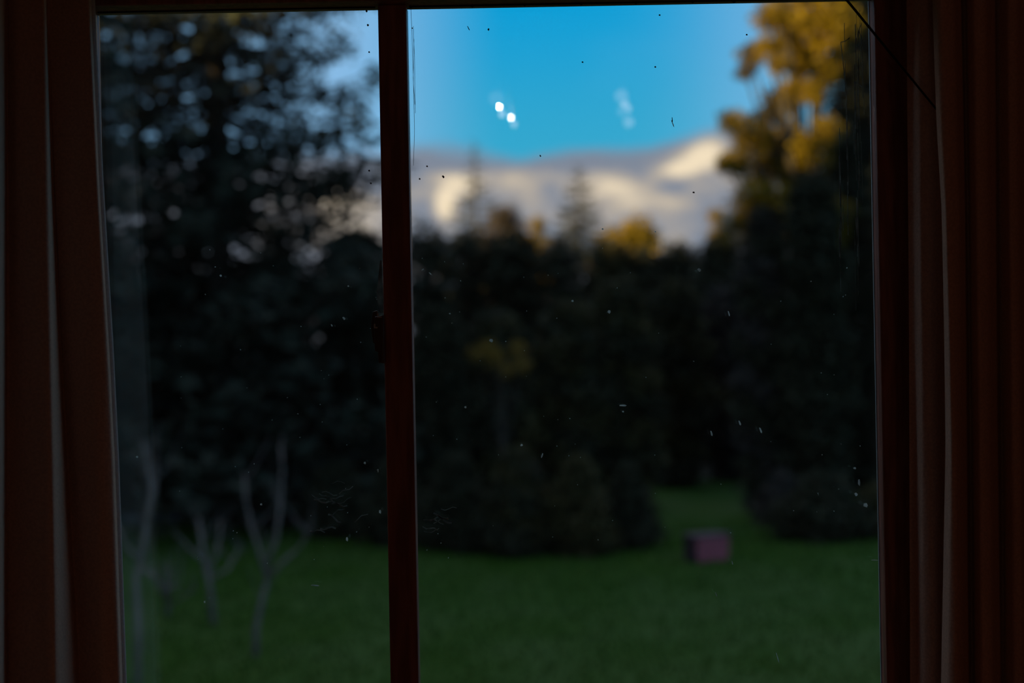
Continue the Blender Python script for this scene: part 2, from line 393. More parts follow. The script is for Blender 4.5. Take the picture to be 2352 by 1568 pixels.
# ------------------------------------------------------------------ curtains
def curtain(name, label, rows, y_of):
    """rows: list of (py, [px...]); one sheet hanging from the rod to the floor"""
    zs = list(np.linspace(2.36, 0.02, 60))
    n = len(rows[0][1]); verts = []
    pys = [r[0] for r in rows]
    for z in zs:
        py = 784 - (z - EYE) / 2.38 * F
        xs = [np.interp(py, pys, [r[1][i] for r in rows]) for i in range(n)]
        for i in range(n):
            Y = y_of[i] + 0.003 * math.sin(z * 5 + i * 1.7)
            verts.append(((xs[i] - 1176 + (784 - max(min(py, 2200), -300)) * 0.0187) / F * Y, Y, z))
    # smooth the fold profile into a finer sheet
    pts = np.array(verts).reshape(len(zs), n, 3)
    t = np.linspace(0, n - 1, (n - 1) * 5 + 1)
    out = np.zeros((len(zs), len(t), 3))
    for r in range(len(zs)):
        for j, tt in enumerate(t):
            i = min(int(tt), n - 2); f = tt - i
            p0, p1, p2, p3 = pts[r, max(i - 1, 0)], pts[r, i], pts[r, i + 1], pts[r, min(i + 2, n - 1)]
            k = 0.55
            m1, m2 = (p2 - p0) * 0.5 * k, (p3 - p1) * 0.5 * k
            out[r, j] = (2 * f**3 - 3 * f**2 + 1) * p1 + (f**3 - 2 * f**2 + f) * m1 + (-2 * f**3 + 3 * f**2) * p2 + (f**3 - f**2) * m2
    return out
def sheet(name, arr, m, parent, base):
    R, K, _ = arr.shape
    q = MB(); q.v = [tuple(Vector(p) - Vector(base)) for p in arr.reshape(-1, 3)]
    q.f = [(r * K + k, r * K + k + 1, (r + 1) * K + k + 1, (r + 1) * K + k) for r in range(R - 1) for k in range(K - 1)]
    return link(name, q.mesh(name, m, True), parent)
# left: fold fronts and window-facing flanks; px per column at several heights
lc_rows = [(-300, [-330, -250, -160, -100, -70, -6, 14, 20, 40, 80, 98, 104, 109, 130, 180, 194, 200]),
           (50,   [-330, -250, -160, -100, -70, -4, 15, 21, 40, 85, 104, 109, 114, 130, 180, 206, 213]),
           (400,  [-330, -250, -160, -100, -70, -3, 15, 21, 40, 88, 111, 120, 126, 145, 195, 222, 230]),
           (800,  [-330, -250, -160, -100, -70, -3, 14, 20, 40, 92, 118, 139, 145, 165, 220, 246, 254]),
           (1050, [-330, -250, -160, -100, -70, -3, 13, 19, 40, 95, 123, 153, 159, 180, 228, 258, 266]),
           (1568, [-330, -250, -160, -100, -70, -3, 12, 18, 40, 98, 131, 180, 186, 205, 245, 275, 284]),
           (2300, [-330, -250, -160, -100, -70, -3, 10, 16, 40, 100, 140, 215, 221, 235, 265, 293, 302])]
lc_y = [2.15, 2.13, 2.15, 2.14, 2.145, 2.15, 2.255, 2.26, 2.257, 2.257, 2.263, 2.365, 2.37, 2.367, 2.367, 2.374, 2.402]
arr = curtain('c', '', lc_rows, lc_y)
base = (float(arr[-1, :, 0].mean()), 2.36, 0.0)
cur = link('curtain', None, loc=base, label='dark red-brown curtain hanging left of the window, pale stripes down its folds', cat='curtain', group='curtains at the window')
sheet('drape', arr, M['curtain'], cur, base)
q = MB(); e = arr[:, -1, :]
q.tube([Vector(p) - Vector(base) for p in e], 0.0058, 8)
link('hem', q.mesh('hem', M['hem'], True), cur, label='pale rolled side hem')
# lining hung on the window side, seen mirrored in the glass
ln = arr[:, int(arr.shape[1] * 0.72):, :].copy(); ln[:, :, 1] = ln[:, :, 1] * 0.2 + 2.412 * 0.8
ln[:, :, 0] += np.linspace(0.0, -0.006, ln.shape[1])[None, :]
sheet('lining', ln, M['hem'], cur, base)

rc_rows = [(-300, [2080, 2093, 2108, 2128, 2142, 2143, 2150, 2162, 2190, 2212, 2235, 2262, 2290, 2312, 2335, 2370, 2400, 2470]),
           (0,    [2082, 2095, 2110, 2130, 2150, 2141, 2150, 2164, 2192, 2214, 2236, 2264, 2292, 2314, 2336, 2370, 2400, 2470]),
           (300,  [2084, 2097, 2112, 2132, 2158, 2151, 2160, 2174, 2198, 2219, 2240, 2267, 2295, 2317, 2338, 2370, 2400, 2470]),
           (500,  [2086, 2099, 2114, 2134, 2168, 2163, 2172, 2186, 2204, 2223, 2243, 2270, 2297, 2319, 2340, 2372, 2400, 2470]),
           (800,  [2088, 2101, 2117, 2137, 2172, 2169, 2180, 2192, 2208, 2227, 2247, 2273, 2300, 2322, 2343, 2374, 2402, 2470]),
           (1050, [2089, 2103, 2119, 2140, 2174, 2172, 2184, 2196, 2210, 2230, 2250, 2276, 2302, 2324, 2346, 2376, 2404, 2470]),
           (1568, [2091, 2106, 2122, 2144, 2168, 2162, 2178, 2196, 2213, 2233, 2254, 2280, 2305, 2328, 2350, 2380, 2406, 2470]),
           (2300, [2093, 2108, 2126, 2148, 2165, 2156, 2175, 2196, 2216, 2236, 2258, 2284, 2308, 2332, 2354, 2384, 2408, 2470])]
rc_y = [2.452, 2.450, 2.428, 2.420, 2.430, 2.390, 2.358, 2.352, 2.362, 2.405, 2.362, 2.364, 2.408, 2.364, 2.362, 2.40, 2.36, 2.37]
arr = curtain('c', '', rc_rows, rc_y)
base = (float(arr[-1, :, 0].mean()), 2.38, 0.0)
cur = link('curtain', None, loc=base, label='dark brown curtain gathered in narrow folds right of the window, cord running behind it', cat='curtain', group='curtains at the window')
sheet('drape', arr, M['curtain'], cur, base)
# rod and rings above the picture
rod = link('curtain_rod', None, loc=(-0.1, 2.37, 2.40), label='dark wooden curtain rod above the window head', cat='curtain rod')
q = MB(); q.tube([(-1.35, 0, 0), (1.45, 0, 0)], 0.014, 12); link('pole', q.mesh('pole', M['frame_wood'], True), rod)
for x in (-1.36, 1.46):
    q = MB(); q.ball((x, 0, 0), 0.025); link('finial', q.mesh('finial', M['frame_wood'], True), rod)
for x in (-1.2, 1.25):
    q = MB(); q.tube([(x, 0, 0), (x, 0.095, 0)], 0.009, 8); link('bracket', q.mesh('bracket', M['metal_dark']), rod)

# slanting cord across the upper right corner, tied to a hook behind the curtain
p0, p1, p2 = at(1908, -45, 2.437), at(2160, 262, 2.402), at(2300, 432, 2.450)
co = link('pull_cord', None, loc=p0, label='thin black cord slanting from the window head to behind a curtain', cat='cord')
q = MB(); q.tube([Vector((0, 0, 0)), (p1 - p0) * 0.5, p1 - p0, p2 - p0], [0.0024, 0.0021, 0.0018, 0.0018], 8)
link('cord_line', q.mesh('cord_line', M['cord'], True), co)
q = MB(); q.ball((0, 0, 0), 0.005); link('knot', q.mesh('knot', M['cord'], True), co)
q = MB(); q.tube([p2 - p0, p2 - p0 + Vector((0.004, 0.016, 0))], 0.003, 8); link('hook', q.mesh('hook', M['metal_dark']), co)

# ------------------------------------------------------------------ ceiling lamps of the room, mirrored in the glass
def mirror_spot(px, py, back):
    """where a lamp hangs in the room so that the pane mirrors it towards px,py; back = its distance from the pane"""
    p = at(px, py, WIN + back); return Vector((p.x, WIN - back, p.z))
def ceiling_lamp(label, bulbs, dim_discs, back):
    c = mirror_spot(*((np.mean([b_[:2] for b_ in bulbs + dim_discs], axis=0))), back)
    base = Vector((c.x, c.y, CEIL))
    root = link('ceiling_lamp', None, loc=base, label=label, cat='lamp', group='ceiling lamps behind the viewer')
    q = MB(); q.tube([(0, 0, 0), (0, 0, -0.025)], [0.06, 0.05], 20); link('ceiling_rose', q.mesh('rose', M['brass'], True), root)
    for px, py, r, L in bulbs:
        p = mirror_spot(px, py, back) - base
        q = MB(); q.tube([(0, 0, -0.02), (p.x * .5, 0.03, p.z * 0.5), (p.x, p.y - 0.03, p.z + 0.01)], 0.005, 8)
        arm = link('arm', q.mesh('arm', M['brass'], True), root)
        q = MB(); q.ball(p, r, 12, 8); link('bulb', q.mesh('bulb', emit_mat('lit_bulb', (1.0, 0.83, 0.62), L), True), arm)
    for px, py, r, L in dim_discs:
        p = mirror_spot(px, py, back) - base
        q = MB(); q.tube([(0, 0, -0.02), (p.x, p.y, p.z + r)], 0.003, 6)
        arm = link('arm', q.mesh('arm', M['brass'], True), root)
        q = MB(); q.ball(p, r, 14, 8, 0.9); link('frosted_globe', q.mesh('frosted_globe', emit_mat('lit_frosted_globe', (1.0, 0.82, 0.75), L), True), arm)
ceiling_lamp('small brass ceiling lamp with two bright bulbs mirrored in the window', [(1147, 243, 0.0055, 190), (1174, 268, 0.0050, 120)],
             [(1153, 260, 0.012, 2.6), (1181, 283, 0.012, 2.0), (1140, 224, 0.028, 0.4)], 2.45)  # small globes here imitate ghost reflections and halo of the bulbs
ceiling_lamp('small brass ceiling lamp with dim frosted globes, faintly mirrored in the window', [],
             [(1428, 218, 0.026, 0.8), (1436, 239, 0.016, 2.0), (1442, 248, 0.016, 1.6), (1445, 279, 0.022, 1.0), (1430, 254, 0.02, 0.5)], 2.75)

def fill_lamp(label, x, y, L):  # unseen lamps added to brighten the dim curtains and frame
    root = link('floor_lamp', None, loc=(x, y, 0), label=label, cat='lamp', group='floor lamps behind the viewer')
    q = MB(); q.tube([(0, 0, 0), (0, 0, .02), (0, 0, .035)], [.14, .14, .03], 24); link('base', q.mesh('base', M['brass'], True), root)
    q = MB(); q.tube([(0, 0, .03), (0, 0, 1.40)], .011, 10); link('pole', q.mesh('pole', M['brass'], True), root)
    q = MB(); q.tube([(0, 0, 1.36), (0, 0, 1.62)], [.17, .11], 24); link('lamp_shade', q.mesh('lamp_shade', emit_mat('glowing_amber_shade', (1.0, 0.42, 0.20), L), True), root)
fill_lamp('floor lamp with a dim amber shade in the right of the room', 1.85, -0.5, 2.0)
fill_lamp('floor lamp with a dim amber shade in the left of the room', -1.8, -0.5, 1.7)

# ------------------------------------------------------------------ ground outside
GZ = -1.6
def gz(x, y):
    return GZ + 0.05 * math.sin(x * 0.35 + 1) * math.sin(y * 0.27) + max(0.0, y - 34) * 0.02
NX, NY = 70, 70
xs = np.linspace(-60, 60, NX); ys = np.linspace(2.8, 110, NY)
q = MB(); q.v = [(x, y, gz(x, y)) for y in ys for x in xs]
q.f = [(j * NX + i, j * NX + i + 1, (j + 1) * NX + i + 1, (j + 1) * NX + i) for j in range(NY - 1) for i in range(NX - 1)]
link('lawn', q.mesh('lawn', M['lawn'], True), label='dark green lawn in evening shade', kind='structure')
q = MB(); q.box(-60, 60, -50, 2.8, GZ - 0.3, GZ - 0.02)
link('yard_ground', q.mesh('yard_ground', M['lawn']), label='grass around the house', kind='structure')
# grass blades
r = np.random.default_rng(3); n = 42000
gx = r.uniform(-8, 8, n); gy = r.uniform(11.5, 24, n)
h = r.uniform(0.03, 0.075, n); a = r.uniform(0, math.tau, n)
vs = np.zeros((n, 3, 3)); base_z = np.array([gz(x, y) for x, y in zip(gx, gy)])
vs[:, 0] = np.stack([gx - np.cos(a) * .012, gy - np.sin(a) * .012, base_z], 1)
vs[:, 1] = np.stack([gx + np.cos(a) * .012, gy + np.sin(a) * .012, base_z], 1)
vs[:, 2] = np.stack([gx + r.normal(0, .02, n), gy + r.normal(0, .02, n), base_z + h], 1)
me = bpy.data.meshes.new('grass'); me.from_pydata(vs.reshape(-1, 3).tolist(), [], np.arange(3 * n).reshape(-1, 3).tolist()); me.materials.append(M['blade'])
link('grass', me, label='short green grass blades growing on the lawn', cat='grass', kind='stuff')

# ------------------------------------------------------------------ plants
rr = np.random.default_rng(11)
def leaves_mesh(name, pos, size, m, flat=0.0):
    """diamond leaves at given points"""
    n = len(pos)
    d = rr.normal(size=(n, 3)); d[:, 2] *= (1 - flat); d /= np.linalg.norm(d, axis=1)[:, None]
    e = np.cross(d, rr.normal(size=(n, 3))); e /= np.linalg.norm(e, axis=1)[:, None]
    s = (size * rr.uniform(0.6, 1.4, n))[:, None]
    v = np.stack([pos - d * s, pos + e * s * 0.42, pos + d * s, pos - e * s * 0.42], 1)
    me = bpy.data.meshes.new(name); me.from_pydata(v.reshape(-1, 3).tolist(), [], np.arange(4 * n).reshape(-1, 4).tolist())
    me.materials.append(m); return me
_clumps = {}
def clump_mesh(m, k, dense=1.0):
    key = (m, k, dense)
    if key not in _clumps:
        n = int(850 * dense)
        d = rr.normal(size=(n, 3)); d /= np.linalg.norm(d, axis=1)[:, None]
        rad = rr.uniform(0, 1, n) ** 0.42
        lump = 1 + 0.22 * np.sin(d[:, 0] * 4 + k) * np.cos(d[:, 1] * 5 - k) + 0.15 * np.sin(d[:, 2] * 6 + 2 * k)
        _clumps[key] = leaves_mesh('leaf_clump', d * (rad * lump)[:, None], 0.125, M[m])
    return _clumps[key]
_boughs = {}
def bough_mesh(m, k, per=4, size=0.046):
    """conifer bough of unit length along +x: stem, side twigs and flat needle sprays"""
    if (m, k, per) in _boughs: return _boughs[(m, k, per)]
    q = MB(); r3 = random.Random(100 + k)
    curve = lambda s: Vector((s, 0.03 * math.sin(s * 4 + k), -0.13 * math.sin(s * 2.3) + 0.10 * s * s))
    q.tube([curve(s) for s in np.linspace(0, 1, 7)], [0.016 * (1 - .85 * s) for s in np.linspace(0, 1, 7)], 5)
    pos = []
    for i in range(22):
        s = 0.10 + 0.90 * (i + r3.random()) / 22; side = 1 if i % 2 else -1
        ln = (0.42 * (1 - s) + 0.10) * r3.uniform(.7, 1.15); c0 = curve(s)
        dv = Vector((0.62, side * 0.8, -0.12 + r3.uniform(-.12, .05)))
        for t in np.linspace(0.1, 1, per):
            p = c0 + dv * ln * t; p.z -= 0.10 * ln * t * t
            pos.append((p.x + r3.gauss(0, .025), p.y + r3.gauss(0, .025), p.z + r3.gauss(-.015, .032)))
    pos = np.array(pos)
    n = len(pos); d = rr.normal(size=(n, 3)) * np.array([1, 1, .45]); d /= np.linalg.norm(d, axis=1)[:, None]
    e = np.cross(d, rr.normal(size=(n, 3))); e /= np.linalg.norm(e, axis=1)[:, None]
    s = (size * rr.uniform(.6, 1.5, n))[:, None]
    v = np.stack([pos - d * s, pos + e * s * .33, pos + d * s, pos - e * s * .33], 1).reshape(-1, 3)
    q.add(v.tolist(), np.arange(4 * n).reshape(-1, 4).tolist())
    _boughs[(m, k, per)] = q.mesh('bough', M[m]); return _boughs[(m, k, per)]

def conifer(label, px, Y, top_py, spread, n, m, low=1.0, trunk_r=0.2, seed=1, group=None, X=None, top_z=None, per=4, slim=0.9, whorl=0.0):
    rnd = random.Random(seed)
    x = at(px, 784, Y).x if X is None else X
    g = gz(x, Y); H = (top_z if top_z is not None else at(px, top_py, Y).z) - g
    root = link('conifer', None, loc=(x, Y, g), label=label, cat='tree', group=group)
    q = MB(); q.tube([(0, 0, -0.1), (0.03, 0, H * .4), (0.0, 0.02, H * .75), (0, 0, H)], [trunk_r, trunk_r * .7, trunk_r * .35, 0.015], 10)
    link('trunk', q.mesh('trunk', M['bark'], True), root)
    ang = rnd.uniform(0, 6)
    for i in range(n):
        t = (i + 0.5) / n
        z = low + (H - low) * (1 - (1 - t) ** 1.05) + rnd.uniform(-.12, .12)
        if whorl: z = (round(z / whorl) + 0.25 * math.sin(ang)) * whorl + rnd.gauss(0, .10)
        L = spread * (max(0.0, 1 - z / H) ** slim) * rnd.uniform(.75, 1.15) + 0.12 * spread * 0.4
        ang += 2.399963 + rnd.uniform(-.3, .3)
        link('bough', bough_mesh(m, rnd.randrange(5), per), root, loc=(0, 0, z), rot=(rnd.uniform(-.25, .25), rnd.uniform(-.12, .14), ang), scale=(L, L * rnd.uniform(.8, 1.1), L))
    return root

def leafy(name, label, cat, base, clumps, m, trunk_r=0.12, group=None, seed=0, bark='bark', dense=1.0, fork=0.35):
    """trunk, a limb to every clump of leaves, and the clumps (centre, radii)"""
    rnd = random.Random(seed)
    root = link(name, None, loc=base, label=label, cat=cat, group=group)
    B = Vector(base); hi = max(c[0].z for c in clumps) - B.z
    mean = sum((c[0] for c in clumps), Vector()) / len(clumps) - B
    q = MB(); q.tube([(0, 0, -0.1), (mean.x * .15, mean.y * .15, hi * .3), (mean.x * .5, mean.y * .5, hi * .6), (mean.x * .8, mean.y * .8, hi * .95)],
                     [trunk_r, trunk_r * .8, trunk_r * .5, trunk_r * .12], 8)
    link('trunk', q.mesh('trunk', M[bark], True), root)
    for i, (c, rad) in enumerate(clumps):
        p = c - B
        zt = max(0.05, min(p.z * fork + 0.1, hi * .6)); fr = zt / max(hi, .1)
        st = Vector((mean.x * fr * .7, mean.y * fr * .7, zt))
        q = MB(); q.tube([st, st.lerp(p, .5) + Vector((0, 0, -.06 * rad[0])), p], [trunk_r * .35, trunk_r * .22, trunk_r * .08], 5)
        lb = link('limb', q.mesh('limb', M[bark], True), root)
        mm = m[i % len(m)] if isinstance(m, (list, tuple)) else m
        link('leaf_clump', clump_mesh(mm, rnd.randrange(4), dense), lb, loc=p, rot=(rnd.uniform(-.3, .3), rnd.uniform(-.3, .3), rnd.uniform(0, 6)), scale=rad)
    return root

def envelope(px, Y, top_py, width_px, base_py=None, n=18, seed=0, shape='egg', rmin=.5, rmax=.85):
    """clumps filling an upright crown that reaches from the ground to top_py"""
    rnd = random.Random(seed)
    x = at(px, 784, Y).x; g = gz(x, Y); tz = at(px, top_py, Y).z; H = tz - g; W = width_px / F * Y / 2
    out = []
    for i in range(n):
        t = (i + .5) / n
        z = H * (t ** .9)
        prof = {'egg': math.sin(math.pi * (0.16 + 0.80 * t)) ** .7, 'cone': 1 - .85 * t, 'round': math.sqrt(max(.05, 1 - (2 * t - 1) ** 2))}[shape]
        rad = rnd.uniform(rmin, rmax) * min(1, .35 + prof) * min(1.0, W)
        a = i * 2.4 + rnd.uniform(-.4, .4); d = max(0, W * prof - rad * .75) * rnd.uniform(.35, 1)
        zc = min(max(z, rad * .7), H - rad * .8)
        out.append((Vector((x + d * math.cos(a), Y + d * math.sin(a) * .8, g + zc)), (rad, rad, rad * rnd.uniform(.75, 1.0))))
    return (x, Y, g), out

# --- the big fir behind the left pane
conifer('tall dark fir with tiered open boughs, filling the left pane up to the frame', 507, 25.5, 0, 4.0, 275, 'fir', low=1.2, trunk_r=0.27, seed=5, top_z=14.5, slim=0.55, whorl=0.62, per=5)
conifer('dark fir half hidden by the curtain, behind the tall fir', 235, 30, 0, 4.2, 240, 'fir', low=1.2, trunk_r=0.25, seed=15, top_z=15.5, slim=0.6)
# --- two far conifers rising above the wood
conifer('far spire-topped conifer with a bare leader, rising above brown bushes', 1098, 62, 322, 5.0, 90, 'spruce_far', low=2.0, trunk_r=0.2, seed=8, group='far conifers above the wood', slim=1.35, per=9)
conifer('far slender conifer with a blunt tip, rising beside the golden tree', 1335, 64, 375, 4.4, 130, 'spruce_far', low=2.0, trunk_r=0.2, seed=12, group='far conifers above the wood', slim=1.0, per=9)

# --- far trees and bushes on the skyline
def place(name, label, cat, px, Y, top_py, width, n, m, shape='egg', seed=0, trunk_r=.12, group=None, rmin=.5, rmax=.85, dense=1.0):
    base, cl = envelope(px, Y, top_py, width, None, n, seed, shape, rmin, rmax)
    return leafy(name, label, cat, base, cl, m, trunk_r, group, seed, dense=dense)
SKY = 'trees along the skyline'
place('deciduous_tree', 'brown twiggy far tree crowded under the spire-topped conifer', 'tree', 1165, 58, 470, 230, 22, 'brushy', 'round', 21, .16, SKY, .7, 1.1, .55)
place('deciduous_tree', 'small golden-leaved far tree beside the brown twiggy tree', 'tree', 1238, 55, 495, 90, 9, 'golden', 'round', 22, .1, SKY, .6, .8)
place('deciduous_tree', 'broad golden sunlit far tree right of the slender conifer', 'tree', 1462, 54, 508, 230, 20, 'golden', 'round', 23, .14, SKY, .8, 1.1)
place('deciduous_tree', 'narrow golden far tree against the big right-hand tree', 'tree', 1648, 55, 476, 90, 10, 'golden', 'egg', 24, .1, SKY, .5, .8)
for i, (px, Y, top, wd, m_, lab) in enumerate([
        (985, 44, 520, 150, 'evergreen', 'dark evergreen tree just right of the mullion, on the skyline'),
        (1075, 46, 528, 150, 'evergreen', 'dark rounded skyline tree below the spire-topped conifer'),
        (1185, 46, 536, 150, 'evergreen', 'dark skyline tree before the brown twiggy tree'),
        (1475, 47, 574, 140, 'evergreen', 'dark low skyline tree before the broad golden tree'),
        (1290, 45, 545, 150, 'evergreen', 'dark skyline tree below the slender conifer'),
        (1400, 47, 550, 120, 'evergreen_warm', 'olive skyline tree between the slender conifer and the golden tree'),
        (1560, 46, 568, 150, 'evergreen', 'dark skyline tree in the dip beside the broad golden tree'),
        (1660, 42, 530, 120, 'evergreen', 'dark skyline tree under the narrow golden tree'),
        (820, 43, 525, 220, 'evergreen', 'dark skyline tree seen between fir and mullion'),
        (640, 42, 545, 200, 'evergreen', 'dark tree on the skyline behind the fir trunk'),
        (420, 42, 585, 260, 'evergreen', 'low dark tree behind the fir, beside a sky gap'),
        (270, 40, 600, 200, 'evergreen', 'low dark tree behind the fir, next to the curtain')]):
    place('evergreen_tree', lab, 'tree', px, Y, top, wd, 20, m_, 'egg', 40 + i, .15, SKY, .8, 1.2, .42 if px in (985, 1075, 1290, 420, 640) else 1.0)

# --- nearer dark trees with foliage to the ground
WOOD = 'dark trees behind the lawn'
for i, (px, Y, top, wd, m_, lab) in enumerate([
        (1005, 24.5, 700, 190, 'evergreen', 'near dark evergreen at the lawn edge beside the mullion'),
        (1140, 25.0, 720, 230, ['evergreen', 'evergreen_warm', 'evergreen'], 'near dark evergreen behind the yellowing bush'),
        (1300, 25.5, 690, 220, ['evergreen', 'evergreen_warm'], 'near dark evergreen in the middle of the lawn edge'),
        (1420, 26.0, 640, 220, ['evergreen_warm', 'evergreen'], 'near olive-dark evergreen left of the mauve tub'),
        (1545, 30.0, 640, 220, ['evergreen', 'evergreen_warm'], 'dark evergreen standing behind the mauve tub'),
        (1680, 31.5, 660, 230, 'evergreen_grey', 'greyish tree behind the light strip of grass'),
        (800, 27.0, 650, 220, 'evergreen', 'near dark evergreen left of the mullion'),
        (650, 28.5, 680, 220, 'evergreen', 'near dark evergreen right of the fir trunk'),
        (400, 29.5, 720, 230, ['evergreen', 'evergreen_warm'], 'near dark evergreen left of the fir trunk'),
        (260, 29.0, 700, 230, 'evergreen', 'near dark evergreen beside the curtain')]):
    place('evergreen_tree', lab, 'tree', px, Y, top, wd, 34, m_, 'egg', 60 + i, .14, WOOD, .45, .7)

# --- big right-hand tree, its upper crown catching the low sun
Y = 27.0
spots = [(1820, -60, 75), (1900, -40, 80), (1770, 40, 42), (1830, 40, 60), (1900, 55, 65), (1870, 110, 55), (1725, 125, 32), (1712, 165, 24), (1765, 108, 32), (1810, 110, 38),
         (1830, 205, 38), (1790, 235, 40), (1870, 210, 30), (1760, 275, 40), (1700, 290, 36), (1672, 275, 24), (1735, 330, 46), (1800, 330, 48), (1860, 335, 45),
         (1690, 375, 36), (1665, 375, 22), (1760, 395, 50), (1840, 395, 60), (1895, 165, 34), (1900, 300, 34),
         (1730, 460, 50), (1800, 480, 60), (1700, 520, 45), (1880, 500, 70), (1850, 150, 36), (1790, 150, 26)]
cl = []
rnd = random.Random(77)
for px, py, pr in spots:
    p = at(px, py, Y + rnd.uniform(-1.0, 1.0)); rad = pr / F * Y * 1.12
    cl.append((p, (rad, rad, rad * .9)))
x = at(1880, 784, Y).x
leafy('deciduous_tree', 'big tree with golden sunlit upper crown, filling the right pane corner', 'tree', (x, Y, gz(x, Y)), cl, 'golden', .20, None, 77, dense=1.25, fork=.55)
for i, (px, Y, top, wd, m_, lab) in enumerate([
        (1760, 25.5, 470, 170, ['evergreen', 'evergreen_grey'], 'tall dark evergreen under the golden crown, beside the skyline dip'),
        (1870, 25.0, 400, 210, 'evergreen', 'tall dark evergreen directly under the golden crown'),
        (1985, 29.3, -90, 230, 'fir', 'tall dark evergreen close to the right jamb'),
        (1945, 28.5, 320, 200, 'evergreen', 'dark evergreen between two taller ones near the right jamb'),
        (2090, 26.0, 250, 220, 'evergreen', 'tall dark evergreen half hidden by the right jamb')]):
    place('evergreen_tree', lab, 'tree', px, Y, top, wd, 44, m_, 'egg', 90 + i, .16, WOOD, .45, .75)

# --- shrubs along the edge of the lawn
EDGE = 'shrubs along the lawn edge'
for i, (px, bpy_, top, wd, m_, lab) in enumerate([
        (300, 1178, 1050, 190, 'evergreen', 'low dark shrub at the far lawn edge beside the curtain'),
        (460, 1180, 1040, 200, ['evergreen', 'evergreen_warm'], 'low dark shrub behind the bare saplings'),
        (620, 1205, 1040, 190, 'evergreen_grey', 'greyish shrub behind the forked bare sapling'),
        (770, 1235, 1060, 190, 'evergreen', 'dark shrub with a straight foot left of the mullion'),
        (900, 1258, 1050, 180, 'evergreen', 'dark shrub cut by the mullion at the lawn edge'),
        (1040, 1275, 1040, 190, 'evergreen', 'dark shrub right of the mullion at the lawn edge'),
        (1180, 1284, 1030, 200, ['evergreen', 'evergreen_warm'], 'dark shrub at the middle of the lawn edge'),
        (1320, 1286, 1040, 190, 'evergreen_warm', 'olive shrub halfway between mullion and mauve tub'),
        (1435, 1272, 1060, 150, 'evergreen', 'dark shrub nearest to the mauve tub'),
        (1790, 1225, 1080, 130, 'evergreen_grey', 'small greyish shrub right of the mauve tub'),
        (1875, 1262, 1085, 230, 'evergreen', 'broad black-green shrub by the right jamb'),
        (2010, 1258, 1110, 170, 'evergreen_warm', 'olive shrub at the lawn edge touching the right jamb')]):
    v = (bpy_ - 784) / F; Y = (EYE - GZ) / v
    place('shrub', lab, 'shrub', px, Y + .6, top, wd * 1.3, 24, m_, 'cone', 120 + i, .05, EDGE, .34, .5)
# thin bush whose leaf colour paints sun flecks in the dark wood
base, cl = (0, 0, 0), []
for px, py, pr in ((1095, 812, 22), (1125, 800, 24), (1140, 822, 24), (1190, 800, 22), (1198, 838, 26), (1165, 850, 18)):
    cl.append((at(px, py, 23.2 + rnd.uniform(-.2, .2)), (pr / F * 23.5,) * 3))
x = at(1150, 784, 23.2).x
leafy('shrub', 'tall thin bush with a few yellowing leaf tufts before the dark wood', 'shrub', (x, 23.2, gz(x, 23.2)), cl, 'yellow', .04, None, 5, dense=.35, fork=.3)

# --- unseen trees added on the left, sized to shade the garden
for i, (X, Yy, tz) in enumerate([(-17.5 - .05 * k, -10 + 3.3 * k, 9.9 + (.35 if 7 <= k <= 10 else 0) + .15 * ((k * 5) % 3 - 1)) for k in range(16)]):
    lab = 'tall dense shelter-belt evergreen standing left of the garden'
    g = gz(X, Yy); cl = []
    rnd2 = random.Random(200 + i); H = tz - g
    for k in range(28):
        t = (k + .5) / 28; rad = 2.1 - 1.0 * t; a_ = k * 2.4
        d = (3.6 * (1 - t * .6) - rad * .6)
        cl.append((Vector((X + d * math.cos(a_) * .6, Yy + d * math.sin(a_) * .75, g + .8 + (H - 1.6) * t)), (rad, rad, rad)))
    leafy('evergreen_tree', lab, 'tree', (X, Yy, g), cl, 'evergreen', .3, 'shelter belt out of view', 200 + i)

# --- bare saplings on the lawn
def sapling(label, px, base_py, limbs, seed, r0=0.03, m='bark_pale', name='bare_sapling'):
    v = (base_py - 784) / F; Y = (EYE - GZ) / v
    x = at(px, base_py, Y).x; g = gz(x, Y); B = Vector((x, Y, g))
    root = link(name, None, loc=B, label=label, cat='tree', group='bare young trees on the lawn')
    rnd = random.Random(seed)
    for i, pts in enumerate(limbs):
        dy = 0 if i == 0 else rnd.uniform(-.25, .25)
        wp = [at(a_, b_, Y) - B + Vector((0, dy * k / max(1, len(pts) - 1), 0)) for k, (a_, b_) in enumerate(pts)]
        if i == 0: wp[0].z = -0.03
        rs = [(r0 if i == 0 else r0 * .62) * (1 - .7 * k / (len(wp) - 1)) for k in range(len(wp))]
        q = MB(); q.tube(wp, rs, 7)
        o = link('trunk' if i == 0 else 'branch', q.mesh('limb', M[m], True), root)
        for k in range(5 if i else 6):                       # fine twigs
            f = rnd.uniform(.35, 1); j = min(int(f * (len(wp) - 1)), len(wp) - 2)
            s = wp[j].lerp(wp[j + 1], rnd.random()); d = Vector((rnd.uniform(-.5, .5), rnd.uniform(-.4, .4), rnd.uniform(.25, .8))) * rnd.uniform(.3, .7)
            q = MB(); q.tube([s, s + d * .5 + Vector((0, 0, -.02)), s + d], [.009, .006, .003], 4)
            link('twig', q.mesh('twig', M['twig']), o)
    return root
sapling('bare young tree with a kinked trunk and two raised forks', 586, 1496,
        [[(586, 1496), (588, 1440), (604, 1370), (616, 1320), (612, 1290)], [(612, 1330), (592, 1260), (575, 1215), (560, 1160), (552, 1090)], [(612, 1300), (632, 1240), (640, 1160), (642, 1080), (636, 1030)], [(616, 1325), (650, 1290), (690, 1255), (720, 1200)]], 3, .040)
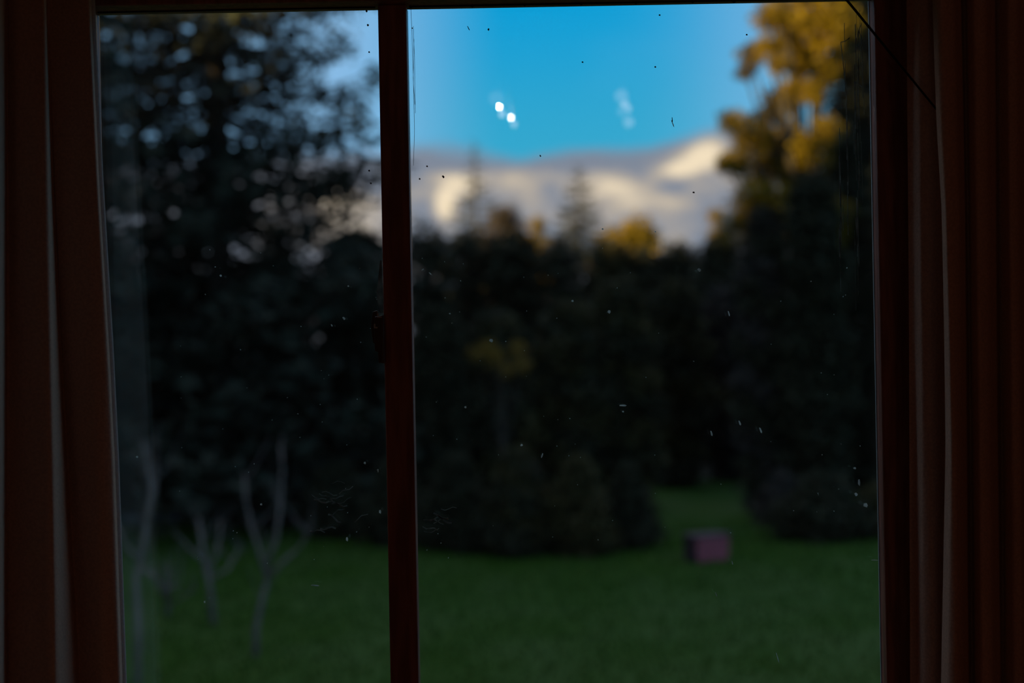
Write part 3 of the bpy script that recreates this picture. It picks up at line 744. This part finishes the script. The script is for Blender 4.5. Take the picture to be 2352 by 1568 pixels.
sapling('thin straight bare young tree between two others', 490, 1424,
        [[(490, 1424), (484, 1360), (476, 1310), (464, 1250), (456, 1190)], [(478, 1320), (495, 1270), (500, 1200)], [(470, 1290), (440, 1260), (420, 1230)], [(480, 1330), (520, 1310), (545, 1260)]], 4, .042)
sapling('bare young tree closest to the curtain with a wavy trunk', 316, 1555,
        [[(316, 1555), (318, 1430), (312, 1330), (330, 1250), (340, 1180), (350, 1120), (338, 1060), (326, 1010)], [(316, 1300), (350, 1320), (390, 1350), (420, 1340)], [(340, 1200), (360, 1130), (365, 1070)], [(322, 1290), (290, 1250), (270, 1200)]], 6, .036)
sapling('low bare twiggy bush beside the wavy-trunked young tree', 385, 1405,
        [[(385, 1405), (384, 1380), (380, 1350)], [(384, 1385), (360, 1345), (345, 1315)], [(384, 1385), (400, 1340), (410, 1310)], [(384, 1390), (430, 1365), (460, 1345)], [(382, 1370), (378, 1330), (372, 1300)]], 9, .030, name='bare_bush')
# pale kerb at the far lawn edge
v = (1172 - 784) / F; Yk = (EYE - GZ) / v
xk0, xk1 = at(200, 1172, Yk).x, at(560, 1172, Yk).x
kb = link('garden_kerb', None, loc=((xk0 + xk1) / 2, Yk - .3, gz(xk0, Yk)), label='pale low stone kerb at the far lawn edge behind the saplings', cat='kerb')
ns = 8
for k in range(ns):
    wd = (xk1 - xk0) / ns; q = MB(); q.box(-wd / 2 + .012, wd / 2 - .012, -.12, .12, -.05, .13)
    o = link('kerb_stone', q.mesh('kerb_stone', M['kerb']), kb, loc=((k - ns / 2 + .5) * wd, 0, 0), rot=(0, 0, 0.02 * ((k * 7) % 3 - 1))); bevel(o, .02)

# --- mauve tub on the lawn
v = (1290 - 784) / F; Yb = (EYE - GZ) / v
c = at(1624, 1290, Yb); g = gz(c.x, Yb)
tub = link('garden_tub', None, loc=(c.x, Yb, g), rot=(0, 0, math.radians(24)), label='mauve plastic tub with a darker side standing at the far lawn edge', cat='tub')
kx = Yb / F
W, H, D = 88 * kx, 62 * kx, 60 * kx
def tap(w0, w1, d0, d1, z0, z1):
    q = MB(); q.add([(-w0, -d0, z0), (w0, -d0, z0), (w0, d0, z0), (-w0, d0, z0), (-w1, -d1, z1), (w1, -d1, z1), (w1, d1, z1), (-w1, d1, z1)],
                    [(0, 3, 2, 1), (4, 5, 6, 7), (0, 1, 5, 4), (1, 2, 6, 5), (2, 3, 7, 6), (3, 0, 4, 7)]); return q
o = link('body', tap(W * .46, W * .5, D * .46, D * .5, 0, H * .92).mesh('body', M['bin']), tub); bevel(o, .02, 3)
o = link('rim', tap(W * .53, W * .53, D * .53, D * .53, H * .92, H).mesh('rim', M['bin_dark']), tub); bevel(o, .01, 2)
q = MB(); q.box(-W * .515, -W * .48, -D * .44, D * .44, H * .04, H * .9); o = link('side_panel', q.mesh('side_panel', M['bin_dark']), tub)  # dark panel paints the shade on the left side
for s in (-1, 1):
    q = MB(); q.tube([(s * W * .53, -D * .2, H * .95), (s * (W * .53 + .04), -D * .1, H * .98), (s * (W * .53 + .04), D * .1, H * .98), (s * W * .53, D * .2, H * .95)], .012, 6)
    link('handle', q.mesh('handle', M['bin_dark'], True), tub)
